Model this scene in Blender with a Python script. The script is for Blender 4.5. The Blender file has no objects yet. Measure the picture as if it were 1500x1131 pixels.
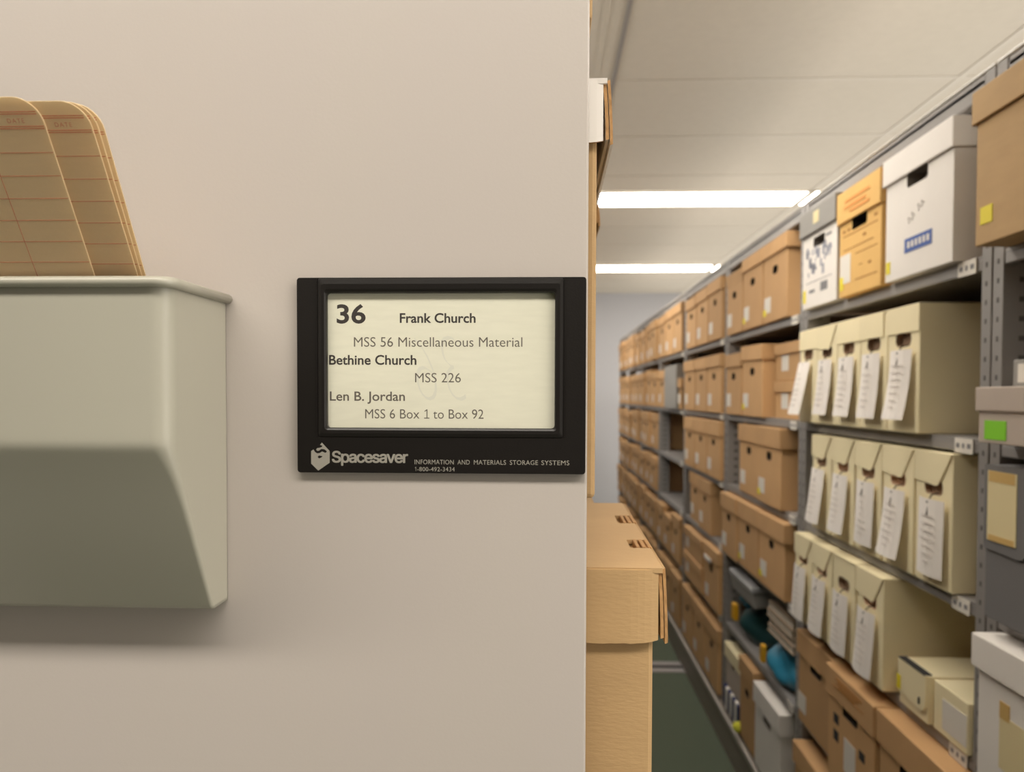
import bpy, bmesh, math, random
from mathutils import Vector, Matrix
random.seed(7)
S = bpy.context.scene
COL = S.collection
PI = math.pi

# ------------------------------------------------------------------ camera, light level
F, CX, CY = 1180.0, 750.0, 612.0            # pixels of a 1500 x 1131 frame
EYE = 1.37
cam = bpy.data.cameras.new('camera')
cam.sensor_width = 36.0
cam.lens = 36.0 * F / 1500.0
cam.shift_y = (CY - 565.5) / 1500.0
cam.clip_start = 0.02
cam.dof.use_dof = True
cam.dof.focus_distance = 0.445
cam.dof.aperture_fstop = 11.0
camo = bpy.data.objects.new('camera', cam); COL.objects.link(camo)
camo.matrix_world = (Matrix.Translation((0, 0, EYE)) @ Matrix.Rotation(math.atan(48/F), 4, 'Z')
                     @ Matrix.Rotation(PI/2 - math.atan(33/F), 4, 'X') @ Matrix.Rotation(0.003, 4, 'Z'))
S.camera = camo
w = bpy.data.worlds.new('world'); S.world = w; w.use_nodes = True
w.node_tree.nodes['Background'].inputs[0].default_value = (1.0, 0.93, 0.84, 1)
w.node_tree.nodes['Background'].inputs[1].default_value = 1.3   # the rest of the lit hall beyond the modelled aisle
S.view_settings.view_transform = 'Standard'
S.view_settings.look = 'None'
S.view_settings.gamma = 1
S.view_settings.use_curve_mapping = False
S.view_settings.exposure = 0.67
LAMP = 10.5
LAMP_COL = (1.0, 0.93, 0.83)

# ------------------------------------------------------------------ materials
def lin(c):
    return tuple((v/255/12.92 if v/255 <= 0.04045 else ((v/255+0.055)/1.055)**2.4) for v in c)
MATS = {}
def mat(name, rgb, rough=0.6, metal=0.0, noise=0.0, nscale=40, bump=0.0, bscale=200, vary=0.0, spec=0.5, stretch=None, coat=0.0, transl=0.0):
    if name in MATS: return MATS[name]
    m = bpy.data.materials.new(name); m.use_nodes = True
    nt = m.node_tree; N = nt.nodes; L = nt.links
    b = N['Principled BSDF']
    c = lin(rgb)
    b.inputs['Base Color'].default_value = (*c, 1)
    b.inputs['Roughness'].default_value = rough
    b.inputs['Metallic'].default_value = metal
    b.inputs['Specular IOR Level'].default_value = spec
    b.inputs['Coat Weight'].default_value = coat
    if transl: b.inputs['Subsurface Weight'].default_value = transl; b.inputs['Subsurface Radius'].default_value = (.004,.003,.002)
    src = None
    if noise or vary or bump:
        tc = N.new('ShaderNodeTexCoord'); mp = N.new('ShaderNodeMapping')
        L.new(tc.outputs['Object'], mp.inputs[0])
        if stretch: mp.inputs['Scale'].default_value = stretch
    if noise:
        n = N.new('ShaderNodeTexNoise'); n.inputs['Scale'].default_value = nscale; n.inputs['Detail'].default_value = 6
        L.new(mp.outputs[0], n.inputs['Vector'])
        r = N.new('ShaderNodeMapRange'); r.inputs[1].default_value = .3; r.inputs[2].default_value = .7
        r.inputs[3].default_value = 1-noise; r.inputs[4].default_value = 1+noise
        L.new(n.outputs[0], r.inputs[0])
        h = N.new('ShaderNodeHueSaturation'); h.inputs['Color'].default_value = (*c, 1)
        L.new(r.outputs[0], h.inputs['Value']); src = h.outputs[0]
    if vary:
        oi = N.new('ShaderNodeObjectInfo')
        r2 = N.new('ShaderNodeMapRange'); r2.inputs[3].default_value = 1-vary; r2.inputs[4].default_value = 1+vary
        L.new(oi.outputs['Random'], r2.inputs[0])
        h2 = N.new('ShaderNodeHueSaturation'); h2.inputs['Color'].default_value = (*c, 1)
        if src: L.new(src, h2.inputs['Color'])
        L.new(r2.outputs[0], h2.inputs['Value']); src = h2.outputs[0]
    if src: L.new(src, b.inputs['Base Color'])
    if bump:
        n2 = N.new('ShaderNodeTexNoise'); n2.inputs['Scale'].default_value = bscale; n2.inputs['Detail'].default_value = 3
        L.new(mp.outputs[0], n2.inputs['Vector'])
        bp = N.new('ShaderNodeBump'); bp.inputs['Strength'].default_value = bump; bp.inputs['Distance'].default_value = .002
        L.new(n2.outputs[0], bp.inputs['Height']); L.new(bp.outputs[0], b.inputs['Normal'])
    MATS[name] = m
    return m
M = dict(
    panel=mat('warm_grey_enamel', (186, 178, 171), .42, bump=.03, bscale=500, spec=.4),
    bin=mat('sage_grey_enamel', (171, 168, 154), .3, spec=.5),
    black=mat('black_plastic', (24, 21, 19), .38, bump=.05, bscale=900, spec=.45),
    paper=mat('cream_paper', (214, 212, 193), .75, noise=.025, nscale=60, stretch=(1, 1, 6)),
    ink=mat('black_ink', (50, 44, 40), .7), inksoft=mat('grey_ink', (92, 86, 76), .7), ghost=mat('faint_blue_ink', (206, 205, 190), .8),
    silver=mat('silver_ink', (150, 146, 136), .55),
    manila=mat('manila_card', (240, 218, 180), .8, noise=.03, nscale=90, stretch=(1, 4, 4), bump=.08, bscale=400),
    redink=mat('red_ink', (206, 130, 96), .8),
    kraft=mat('kraft_board', (187, 154, 109), .8, noise=.05, nscale=14, bump=.12, bscale=160, stretch=(1, 1, 3.5)),
    kraftshelf=mat('brown_board', (200, 158, 110), .82, noise=.04, nscale=9, vary=.08),
    kraftorange=mat('orange_board', (224, 180, 108), .82, noise=.04, nscale=9),
    kraftdark=mat('kraft_core', (178, 136, 88), .9, noise=.12, nscale=300),
    hollow=mat('box_inside', (46, 34, 24), .95),  # shade inside the hand holes is put into this dark colour
    white=mat('white_board', (230, 224, 217), .75, noise=.02, nscale=8),
    greyboard=mat('grey_board', (148, 145, 140), .8, noise=.03, nscale=12, bump=.1, bscale=300),
    pinkgrey=mat('pinkish_grey_board', (186, 172, 160), .8, noise=.02),
    darkgrey=mat('dark_grey_cloth_board', (112, 110, 110), .85, bump=.2, bscale=500),
    cream=mat('cream_board', (240, 226, 186), .7, noise=.02, nscale=10, vary=.03),
    tag=mat('tag_paper', (238, 231, 224), .75, noise=.02, nscale=30),
    string=mat('dark_string', (58, 50, 40), .9),
    label=mat('white_label', (224, 218, 208), .7), yellow=mat('yellow_sticker', (232, 214, 40), .6), green=mat('green_sticker', (132, 208, 40), .6),
    blueprint=mat('blue_print', (72, 96, 160), .7), greyprint=mat('grey_print', (128, 126, 128), .8), brownprint=mat('brown_print', (168, 116, 56), .8), orangeprint=mat('orange_print', (222, 150, 80), .8),
    navyprint=mat('dusty_blue_print', (150, 152, 164), .8),
    steel=mat('grey_shelf_enamel', (142, 138, 135), .45, noise=.02, nscale=20, spec=.4),
    slot=mat('slot_dark', (46, 44, 44), .9), hole=mat('upright_slot', (92, 89, 88), .9), whitein=mat('white_box_inside', (120, 112, 104), .9), contents=mat('file_contents', (176, 144, 116), .9, vary=.5), rail=mat('pale_rail_enamel', (192, 188, 180), .4),  # inside of the white boxes: white board greyed to hold the hole's shade
    plinth=mat('taupe_enamel', (138, 128, 118), .5), plinthlip=mat('light_taupe_lip', (182, 174, 166), .45),
    backsheet=mat('dark_back_shade', (62, 56, 50), .8),  # dark tone carries the shade of the deep shelf interior
    carpet=mat('green_carpet', (88, 97, 80), .95, noise=.22, nscale=260, bump=.5, bscale=500),
    track=mat('track_aluminium', (158, 152, 150), .45), wallblock=mat('brown_grey_wall_paint', (66, 57, 50), .8), wall=mat('blue_grey_wall_paint', (176, 176, 180), .8, bump=.04, bscale=200),  # the brown grey of the unseen walls is kept dark to cut bounced light
    ceil=mat('ceiling_tile', (198, 191, 178), .9, noise=.02, nscale=30, bump=.1, bscale=300), grid=mat('ceiling_grid_enamel', (196, 189, 176), .6),
    bluebag=mat('blue_plastic', (52, 132, 164), .35), tealbag=mat('dark_teal_plastic', (28, 62, 64), .4), amber=mat('amber_plastic', (214, 160, 30), .5),
    book=mat('pale_page_paper', (206, 196, 180), .8, noise=.06, nscale=60, stretch=(1, 1, 12)), bookcover=mat('taupe_cover', (150, 132, 112), .7),
    traytop=mat('pale_grey_plastic', (196, 196, 198), .5), ball=mat('yellow_green_felt', (214, 212, 70), .9), navy=mat('navy_cloth', (44, 50, 92), .8),
    creamlabel=mat('yellowed_label', (222, 206, 160), .75), tape=mat('old_tape', (206, 172, 108), .5),
    tablet=mat('clear_window', (255, 255, 255), .1),
)
nt = M['manila'].node_tree                   # thin card lets some light through
tb = nt.nodes.new('ShaderNodeBsdfTranslucent'); tb.inputs[0].default_value = (*lin((252, 238, 206)), 1)
mx = nt.nodes.new('ShaderNodeMixShader'); mx.inputs[0].default_value = .45
ou = next(n for n in nt.nodes if n.type == 'OUTPUT_MATERIAL')
nt.links.new(nt.nodes['Principled BSDF'].outputs[0], mx.inputs[1]); nt.links.new(tb.outputs[0], mx.inputs[2]); nt.links.new(mx.outputs[0], ou.inputs[0])
dm = bpy.data.materials.new('lamp_diffuser'); dm.use_nodes = True
nt = dm.node_tree; nt.nodes.clear()
e = nt.nodes.new('ShaderNodeEmission'); e.inputs[0].default_value = (*LAMP_COL, 1); e.inputs[1].default_value = LAMP
o_ = nt.nodes.new('ShaderNodeOutputMaterial'); nt.links.new(e.outputs[0], o_.inputs[0]); M['lamp'] = dm

# ------------------------------------------------------------------ helpers
def empty(name, label=None, cat=None, loc=(0, 0, 0), rz=0, group=None, kind=None):
    o = bpy.data.objects.new(name, None); COL.objects.link(o); o.empty_display_size = .02
    o.location = loc; o.rotation_euler = (0, 0, rz)
    return tag(o, label, cat, group, kind)
def tag(o, label=None, cat=None, group=None, kind=None):
    if label: o['label'] = label
    if cat: o['category'] = cat
    if group: o['group'] = group
    if kind: o['kind'] = kind
    return o
def link(name, me, parent=None, loc=(0, 0, 0), rot=(0, 0, 0)):
    o = bpy.data.objects.new(name, me); COL.objects.link(o)
    if parent: o.parent = parent
    o.location = loc; o.rotation_euler = rot
    return o
def finish(bm, name, mats, smooth=False):
    bmesh.ops.recalc_face_normals(bm, faces=bm.faces[:])
    me = bpy.data.meshes.new(name); bm.to_mesh(me); bm.free()
    for m in (mats if isinstance(mats, (list, tuple)) else [mats]): me.materials.append(m)
    if smooth:
        for p in me.polygons: p.use_smooth = True
    return me
def bx(bm, x0, x1, y0, y1, z0, z1, mi=0, bev=0):
    vs = [bm.verts.new((x, y, z)) for z in (z0, z1) for y in (y0, y1) for x in (x0, x1)]
    fs = [bm.faces.new([vs[i] for i in q]) for q in ((0, 2, 3, 1), (4, 5, 7, 6), (0, 1, 5, 4), (2, 6, 7, 3), (0, 4, 6, 2), (1, 3, 7, 5))]
    for f in fs: f.material_index = mi
    if bev:
        es = list({e for f in fs for e in f.edges})
        r = bmesh.ops.bevel(bm, geom=es, offset=bev, segments=2, affect='EDGES', profile=.5)
        for f in r['faces']: f.material_index = mi
    return vs
def part(name, parent, m, *args, bev=0, loc=(0, 0, 0), rot=(0, 0, 0)):
    bm = bmesh.new(); bx(bm, *args, bev=bev)
    return link(name, finish(bm, name, m), parent, loc, rot)
def tube(bm, pts, r, n=8, mi=0, cap=True):
    pts = [Vector(p) for p in pts]; rings = []
    for i, p in enumerate(pts):
        t = (pts[min(i+1, len(pts)-1)] - pts[max(i-1, 0)]).normalized()
        a = t.cross(Vector((0, 0, 1)))
        if a.length < 1e-3: a = t.cross(Vector((0, 1, 0)))
        a.normalize(); b = t.cross(a)
        rings.append([bm.verts.new(p + r*(math.cos(2*PI*k/n)*a + math.sin(2*PI*k/n)*b)) for k in range(n)])
    for A, B in zip(rings, rings[1:]):
        for k in range(n):
            f = bm.faces.new((A[k], A[(k+1) % n], B[(k+1) % n], B[k])); f.material_index = mi; f.smooth = True
    if cap:
        bm.faces.new(rings[0]); bm.faces.new(rings[-1][::-1])
def extrude_poly(bm, pts, vec, mi=0):
    """closed polygon of 3D points, extruded by vec"""
    v = Vector(vec); A = [bm.verts.new(p) for p in pts]; B = [bm.verts.new(Vector(p)+v) for p in pts]
    n = len(A)
    fs = [bm.faces.new(A), bm.faces.new(B[::-1])]
    for i in range(n): fs.append(bm.faces.new((A[i], A[(i+1) % n], B[(i+1) % n], B[i])))
    for f in fs: f.material_index = mi
def rounded(x0, x1, z0, z1, r, n=5):
    out = []
    for cx_, cz_, a0 in ((x1-r, z1-r, 0), (x0+r, z1-r, 90), (x0+r, z0+r, 180), (x1-r, z0+r, 270)):
        for k in range(n+1):
            a = math.radians(a0 + 90*k/n); out.append((cx_+r*math.cos(a), cz_+r*math.sin(a)))
    return out

# ------------------------------------------------------------------ room shell
def struct(name, m, *a):
    o = part(name, None, m, *a); return tag(o, kind='structure')
struct('floor', M['carpet'], -2.4, 1.7, -3.2, 8.6, -.05, 0)
struct('wall_far', M['wall'], -2.4, 1.7, 8.5, 8.6, 0, 2.44)
struct('wall_back', M['wallblock'], -2.4, 3.4, -3.2, -3.1, 0, 2.44)  # unseen wall added to block hall light from behind the camera
struct('wall_left', M['wallblock'], -2.4, -2.3, -3.1, .3, 0, 2.44)  # unseen partial wall added to keep side light off the pocket's slanted face
ceil_o = struct('ceiling', M['ceil'], -2.4, 3.4, -3.2, 8.6, 2.44, 2.5)
bm = bmesh.new()
GX, GY = .167, 2.19
k = -4
while GX + 1.22*k < 3.3:
    x = GX + 1.22*k
    if x > -2.4: bx(bm, x-.011, x+.011, -3.1, 8.5, 2.4375, 2.44)
    k += 1
k = -9
while GY + .5975*k < 8.5:
    y = GY + .5975*k
    if y > -3.1: bx(bm, -2.4, 3.4, y-.011, y+.011, 2.4378, 2.44)
    k += 1
bx(bm, .222, .234, -3.1, 8.5, 2.4345, 2.44, mi=1)
g = link('ceiling_grid', finish(bm, 'ceiling_grid', [M['grid'], M['steel']]), ceil_o); tag(g, kind='structure')
bm = bmesh.new()
for (y0, y1) in ((4.075, 4.135), (3.975, 4.035)):
    bx(bm, -2.5, 1.6, y0, y1, 0, .004)
bx(bm, -2.5, 1.6, 4.035, 4.075, 0, .001, mi=1)
for (y0, y1) in ((1.575, 1.635), (1.475, 1.535)):
    bx(bm, -2.5, 1.6, y0, y1, 0, .004)
bx(bm, -2.5, 1.6, 1.535, 1.575, 0, .001, mi=1)
tr = link('trim_1', finish(bm, 'floor_track', [M['track'], M['slot']])); tag(tr, kind='structure')

# ceiling lights
bmf = bmesh.new(); X0, X1, Y0, Y1 = -.605, .605, -.16, .16
for a in ((X0, X1, Y0, Y0+.012), (X0, X1, Y1-.012, Y1), (X0, X0+.014, Y0+.012, Y1-.012), (X1-.014, X1, Y0+.012, Y1-.012)):
    bx(bmf, *a, -.006, 0)
frame_me = finish(bmf, 'lamp_frame', M['grid'])
bmd = bmesh.new(); bx(bmd, X0+.014, X1-.014, Y0+.012, Y1-.012, -.003, 0)
diff_me = finish(bmd, 'lamp_diffuser', M['lamp'])
ROWN = {4.43: 'nearer lit row in view', 6.82: 'far lit row in view', 2.04: 'row above the cream document cases', -.35: 'row above the wall pocket'}
for y, rn in ROWN.items():
    for k in range(-2, 3):
        x = GX + .61 + 1.22*k
        cn = {-2: 'far left', -1: 'left', 0: 'above the aisle', 1: 'above the shelving', 2: 'far right'}[k]
        t = empty('ceiling_light', 'long white fluorescent ceiling panel, %s, %s' % (cn, rn), 'ceiling light', (x, y, 2.4372), 0, 'fluorescent panels in the ceiling')
        link('frame', frame_me, t); link('diffuser', diff_me, t)

# ------------------------------------------------------------------ writing
FONT = None
try:
    import os
    FONT = bpy.data.fonts.load(os.path.join(bpy.utils.system_resource('DATAFILES', path='fonts'), 'Inter.woff2'))
except Exception:
    FONT = None
def glyphs(s, font=None, bold=0.0, shear=0.0, spacing=1.0):
    cu = bpy.data.curves.new('glyphs', 'FONT'); cu.body = s; cu.size = 1; cu.offset = bold; cu.shear = shear
    cu.space_character = spacing; cu.resolution_u = 4
    if font: cu.font = font
    t = bpy.data.objects.new('glyphs', cu); COL.objects.link(t)
    bpy.context.view_layer.update()
    me = bpy.data.meshes.new_from_object(t.evaluated_get(bpy.context.evaluated_depsgraph_get()))
    bpy.data.objects.remove(t); bpy.data.curves.remove(cu)
    return me
def text_mesh(s, x0, x1, z0, z1, m, bold=0.0, shear=0.0, spacing=1.0, mirror=False, font=None):
    """glyphs of s in the XZ plane facing -y: x0..x1 is the ink's width, z0 the baseline, z1 the capital height"""
    ref = glyphs('H', font, bold); cap0 = min(v.co.y for v in ref.vertices); cap = max(v.co.y for v in ref.vertices) - cap0
    me = glyphs(s, font, bold, shear, spacing)
    xs = [v.co.x for v in me.vertices]
    sx = (x1-x0)/(max(xs)-min(xs)); sy = (z1-z0)/cap; mx = min(xs)
    for v in me.vertices:
        u = (v.co.x-mx)*sx
        if mirror: u = (x1-x0)-u
        v.co = (x0 + u, 0, z0 + (v.co.y-cap0)*sy)
    bm = bmesh.new(); bm.from_mesh(me); bpy.data.meshes.remove(me); bpy.data.meshes.remove(ref)
    me = finish(bm, 'lettering', m)
    for p in me.polygons:
        if p.normal.y > 0: p.flip()
    return me
def one_mesh(x0, x1, z0, z1, m, foot=True):
    """the figure 1: stem, flag and foot"""
    bm = bmesh.new(); c = (x0+x1)/2+(x1-x0)*.05; t = (x1-x0)*.085
    for pts in ([(c-t, z0), (c+t, z0), (c+t, z1), (c-t, z1)], [(c-t, z1), (x0+(x1-x0)*.08, z1-(z1-z0)*.17), (x0+(x1-x0)*.08, z1-(z1-z0)*.27), (c-t, z1-(z1-z0)*.14)], [(x0, z0), (x1, z0), (x1, z0+2*t), (x0, z0+2*t)]):
        if not foot and pts[0][0] == x0: continue
        bm.faces.new([bm.verts.new((x, 0, z)) for x, z in pts])
    me = finish(bm, 'lettering', m)
    for p in me.polygons:
        if p.normal.y > 0: p.flip()
    return me
PY = .44                                     # front of the end panel
K = PY / F
def px(x): return (x - 798.1) * K            # photo pixel -> metres on the end panel
def pz(y): return EYE - (y - 579.1) * K

# ------------------------------------------------------------------ left mobile shelving with its end panel
lu = empty('mobile_shelving_unit', 'mobile shelving unit on the left behind its blank warm grey end panel', 'shelving unit', (0, 0, 0))
part('end_panel', lu, M['panel'], -.92, .0232, PY, PY+.022, .12, 2.12, bev=.0012)
part('carriage', lu, M['plinth'], -.92, .02, PY, 7.7, 0, .12)
for nm, z in (('shelf', .985), ('shelf', 1.283), ('shelf', 1.563), ('shelf', .69), ('shelf', .4)):
    part(nm, lu, M['steel'], -.455, .012, PY+.022, 7.7, z, z+.026)
part('back_panel', lu, M['backsheet'], -.47, -.46, PY+.03, 7.7, .125, 1.9)  # unseen sheet added to block low side light, in place of more boxes
for y in (PY+.024, 2.4, 4.3, 6.2, 7.66):
    for x in (-.445,):
        part('upright', lu, M['steel'], x, x+.04, y, y+.035, .12, 2.0)

# ------------------------------------------------------------------ the label holder
hold = empty('label_holder', 'black plastic label holder on the end panel beside the aisle', 'label holder', (0, PY-.0002, 0))
def ring(bm, outer, inner, y0, y1, bevel_in=0.0):
    """flat ring between two equal-length outlines (x,z) from y0 (front) to y1 (back)"""
    n = len(outer)
    of = [bm.verts.new((x, y0, z)) for x, z in outer]; ob = [bm.verts.new((x, y1, z)) for x, z in outer]
    inf = [bm.verts.new((x, y0, z)) for x, z in inner]; inb = [bm.verts.new((x, y1, z)) for x, z in inner]
    for i in range(n):
        j = (i+1) % n
        bm.faces.new((of[i], of[j], inf[j], inf[i])); bm.faces.new((ob[j], ob[i], inb[i], inb[j]))
        bm.faces.new((of[j], of[i], ob[i], ob[j])); bm.faces.new((inf[i], inf[j], inb[j], inb[i]))
bm = bmesh.new()
win = (px(478.5), px(812.3), pz(627.5), pz(430.5))
out = rounded(px(434.8), px(857.2), pz(693.6), pz(408.3), .0016)
inn = rounded(win[0]-.0012, win[1]+.0012, win[2]-.0012, win[3]+.0012, .0016)
ring(bm, out, inn, -.0036, 0)
# a raised, softly crowned window surround between two vertical grooves
inn2 = rounded(*win, .0018)
mid = rounded(px(466), px(824.5), pz(641), pz(409.2), .0012)
n = len(inn2)
lay = []
for frac, y in ((0, -.0036), (.05, -.0040), (.4, -.0044), (.75, -.0043), (.93, -.0038), (1.0, -.0030), (1.0, -.0008)):
    lay.append([bm.verts.new((a[0]+(b[0]-a[0])*frac, y, a[1]+(b[1]-a[1])*frac)) for a, b in zip(mid, inn2)])
for A, B in zip(lay, lay[1:]):
    for i in range(n): bm.faces.new((A[i], A[(i+1) % n], B[(i+1) % n], B[i]))
# thin ribs beside the grooves
for xa in (463.2, 826.2):
    bx(bm, px(xa), px(xa+1.2), -.0040, -.0030, pz(640), pz(409))
link('frame', finish(bm, 'holder_frame', M['black']), hold)
card = empty('label_card', 'cream paper sign card numbered 36 inside the black label holder', 'sign card', (0, PY, 0))
part('card', card, M['paper'], win[0]-.0006, win[1]+.0006, -.0008, -.0003, win[2]-.0006, win[3]+.0006)
LN = [('36', 491.5, 534.5, 474.3, 446.5, .022, 'ink'), ('Frank Church', 585, 696.5, 473.5, 459.3, .02, 'ink'),
      ('MSS 56 Miscellaneous Material', 517, 765, 508.3, 494.5, -.003, 'inksoft'),
      ('Bethine Church', 480, 609.5, 535, 520.6, .018, 'ink'), ('MSS 226', 607.5, 675, 560.5, 547, -.003, 'inksoft'),
      ('Len B. Jordan', 481, 592.5, 588, 574.3, .012, 'inksoft'), ('MSS 6 Box', 533.5, 614, 613.8, 600.3, -.002, 'inksoft'), ('to Box 92', 634.3, 708.5, 613.8, 600.3, -.002, 'inksoft')]
for s, a, b, z0, z1, bold, mm in LN:
    link('lettering', text_mesh(s, px(a), px(b), pz(z0), pz(z1), M[mm], bold), card, (0, -.00085, 0))
link('lettering', one_mesh(px(620.8), px(628.6), pz(613.8), pz(600.3), M['inksoft']), card, (0, -.00085, 0))
link('faint_figures', text_mesh('36', px(606), px(683), pz(586), pz(494), M['ghost'], -.03, .35, 1, True), card, (0, -.00082, 0))
for s, a, b, z0, z1, bold, sp, fo in (('Spacesaver', 486.5, 597.8, 678.3, 662.2, 0, .90, FONT), ('INFORMATION', 608, 665.5, 680.4, 673.8, .0, 1.05, None), ('AND', 671, 689, 680.4, 673.8, 0, 1.05, None), ('MATERIALS', 695, 742, 680.4, 673.8, 0, 1.05, None), ('STORAGE', 747.5, 788.5, 680.4, 673.8, 0, 1.05, None), ('SYSTEMS', 793.5, 834, 680.4, 673.8, 0, 1.05, None),
                              ('-800-492-3434', 612, 667, 690.6, 684.5, 0, 1.05, None)):
    for dx, dz in (((0, 0),) if s != 'Spacesaver' else ((-.75, 0), (.75, 0), (0, .6), (0, -.6), (.5, .5), (-.5, -.5), (.5, -.5), (-.5, .5))):
        link('lettering', text_mesh(s, px(a+dx), px(b+dx), pz(z0+dz), pz(z1+dz), M['silver'], bold, 0, sp, False, fo), hold, (0, -.00366-.000004*(dx*7+dz), 0))
link('lettering', one_mesh(px(608.2), px(611.4), pz(690.6), pz(684.5), M['silver'], False), hold, (0, -.00366, 0))
# cube mark: a hexagonal cube with a curved S channel across its top
def q(x, y): return (px(430 + x*230/1500), pz(640 + y*70/457))
bm = bmesh.new()
def flat(pts):
    f = bm.faces.new([bm.verts.new((x, -.00366, z)) for x, z in [q(*p) for p in pts]]); return f
flat([(163, 145), (186, 128), (200, 152), (222, 166), (245, 163), (270, 148), (240, 186), (226, 200), (240, 215), (232, 332), (163, 265)])
flat([(240, 215), (262, 205), (280, 190), (300, 186), (318, 160), (343, 145), (343, 255), (232, 332)])
flat([(262, 205), (275, 193), (250, 188), (240, 186), (270, 148), (300, 160), (316, 152), (318, 160), (300, 186), (280, 190)])
flat([(268, 62), (343, 142), (318, 160), (312, 140), (290, 126), (262, 124), (240, 140), (222, 142), (212, 128), (222, 115), (245, 112), (268, 104), (272, 92), (250, 84)])
cubeme = finish(bm, 'cube_mark', M['silver'])
for p in cubeme.polygons: p.flip() if p.normal.y > 0 else None
link('emblem', cubeme, hold)

# ------------------------------------------------------------------ the wall pocket and its cards
poc = empty('wall_pocket', 'sage grey metal wall pocket holding date cards on the end panel', 'wall pocket', (0, 0, 0))
XR, XL, YF, ZT = -.1762, -.50, .371, 1.4225
lev = [(ZT, YF, .0085), (ZT-.0008, YF, .0085), (ZT-.0016, YF, .0085), (1.3525, YF, .0085), (1.3503, YF, .0085), (1.3482, YF, .0085), (1.3460, YF+.0002, .0085), (1.3438, YF+.0010, .0083), (1.3418, YF+.0021, .0078), (1.3365, YF+.0052, .0060), (1.3285, YF+.0097, .0042), (1.3133, YF+.0180, .0028), (1.2578, .4185, .0018), (1.2556, .4200, .0016)]
bm = bmesh.new(); rows = []
for z, yf, r in lev:
    row = [(XR, PY-.0006), (XR, PY-.0016), (XR, PY-.0026), (XR, yf+r+(PY-.0026-yf-r)*.5), (XR, yf+r+(PY-.0006-yf-r)*.12), (XR, yf+r+(PY-.0006-yf-r)*.05)]
    for k in range(9):
        a = PI/2*k/8; row.append((XR-r+r*math.cos(a), yf+r-r*math.sin(a)))
    row += [(XR-r-.0008, yf), (XR-r-.0022, yf), (XL, yf)]
    rows.append([bm.verts.new((x, y, z)) for x, y in row])
for A, B in zip(rows, rows[1:]):
    for i in range(len(A)-1): bm.faces.new((A[i], A[i+1], B[i+1], B[i]))
bb = [bm.verts.new((XL, PY-.0006, z)) for z, _, _ in lev]
for (A, B, p, q) in zip(rows, rows[1:], bb, bb[1:]): bm.faces.new((A[-1], p, q, B[-1])); bm.faces.new((p, A[0], B[0], q))
bm.faces.new(rows[-1] + [bb[-1]])
me = finish(bm, 'pocket', M['bin'], True)
for p in me.polygons:
    if abs(p.normal.z) > .99 or p.normal.y > .99: p.use_smooth = False
bod = link('body', me, poc)
so = bod.modifiers.new('s', 'SOLIDIFY'); so.thickness = .0012; so.offset = -1
bm = bmesh.new(); path = [(XR+.0012, PY-.0005, ZT)]
rc = .0075
for k in range(9):
    a = PI/2*k/8; path.append((XR+.0012-rc+rc*math.cos(a), YF-.0012+rc-rc*math.sin(a), ZT))
path.append((XL, YF-.0012, ZT))
tube(bm, path, .0026, 10)
link('rim', finish(bm, 'rim', M['bin'], True), poc)

def date_card(label, xr, y_rim, tilt, z_bot, wdt=.0762, hgt=.127, lines=True, bend=0.0, roll=0.0, colshift=.0277):
    """a ruled date card leaning forward over the rim; local u leftwards from its right edge, v upwards"""
    c = empty('date_card', label, 'card', (xr, y_rim, ZT)); c.rotation_euler = (tilt, roll, 0)
    v0 = (z_bot-ZT)/math.cos(tilt); v1 = v0 + hgt
    r = .011; N_ = 8
    pts = [(0, v0)]
    for k in range(N_+1):
        a = PI/2*k/N_; pts.append((-r+r*math.cos(a), v1-r+r*math.sin(a)))
    for k in range(N_+1):
        a = PI/2+PI/2*k/N_; pts.append((-wdt+r+r*math.cos(a), v1-r+r*math.sin(a)))
    pts.append((-wdt, v0))
    bm = bmesh.new(); extrude_poly(bm, [(u, 0, v) for u, v in pts], (0, .0006, 0))
    link('card_sheet', finish(bm, 'card_sheet', M['manila']), c)
    bm = bmesh.new()
    def hl(v, t=.00035, a=-wdt+.0002, b=-.0004): bx(bm, a, b, -.00006, 0, v-t/2, v+t/2)
    top = v1 - .0064
    def dbl(v, **k): hl(v-.00045, .0004, **k); hl(v+.00045, .0004, **k)
    dbl(top, b=-.0022); dbl(top-.0060, b=-.0006)
    for k in range(1, 12):
        v = top - .0060 - .0106 - .0101*(k-1)
        if v > v0+.004: hl(v, .0003)
    bx(bm, -colshift-.00014, -colshift+.00014, -.00006, 0, v0, top-.0060-.008)
    link('ruling', finish(bm, 'ruling', M['redink']), c)
    link('lettering', text_mesh('DATE', -.0158, -.0084, top-.0041, top-.0023, M['redink'], .0, 0, 1.25), c, (0, -.0001, 0))
    return c
D_ = math.radians
date_card('front manila date card with DATE heading, leftmost in the pocket', -.2132, .3768, D_(32), 1.3865)
date_card('second manila date card with DATE heading, just right of the front one', -.1938, .3798, D_(33.0), 1.3865)
date_card('third manila date card, mostly hidden, edge showing behind the second', -.1929, .3820, D_(32), 1.3862)
date_card('rearmost manila date card, edge showing at the right of the pocket', -.1921, .3842, D_(31), 1.3856)

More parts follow.
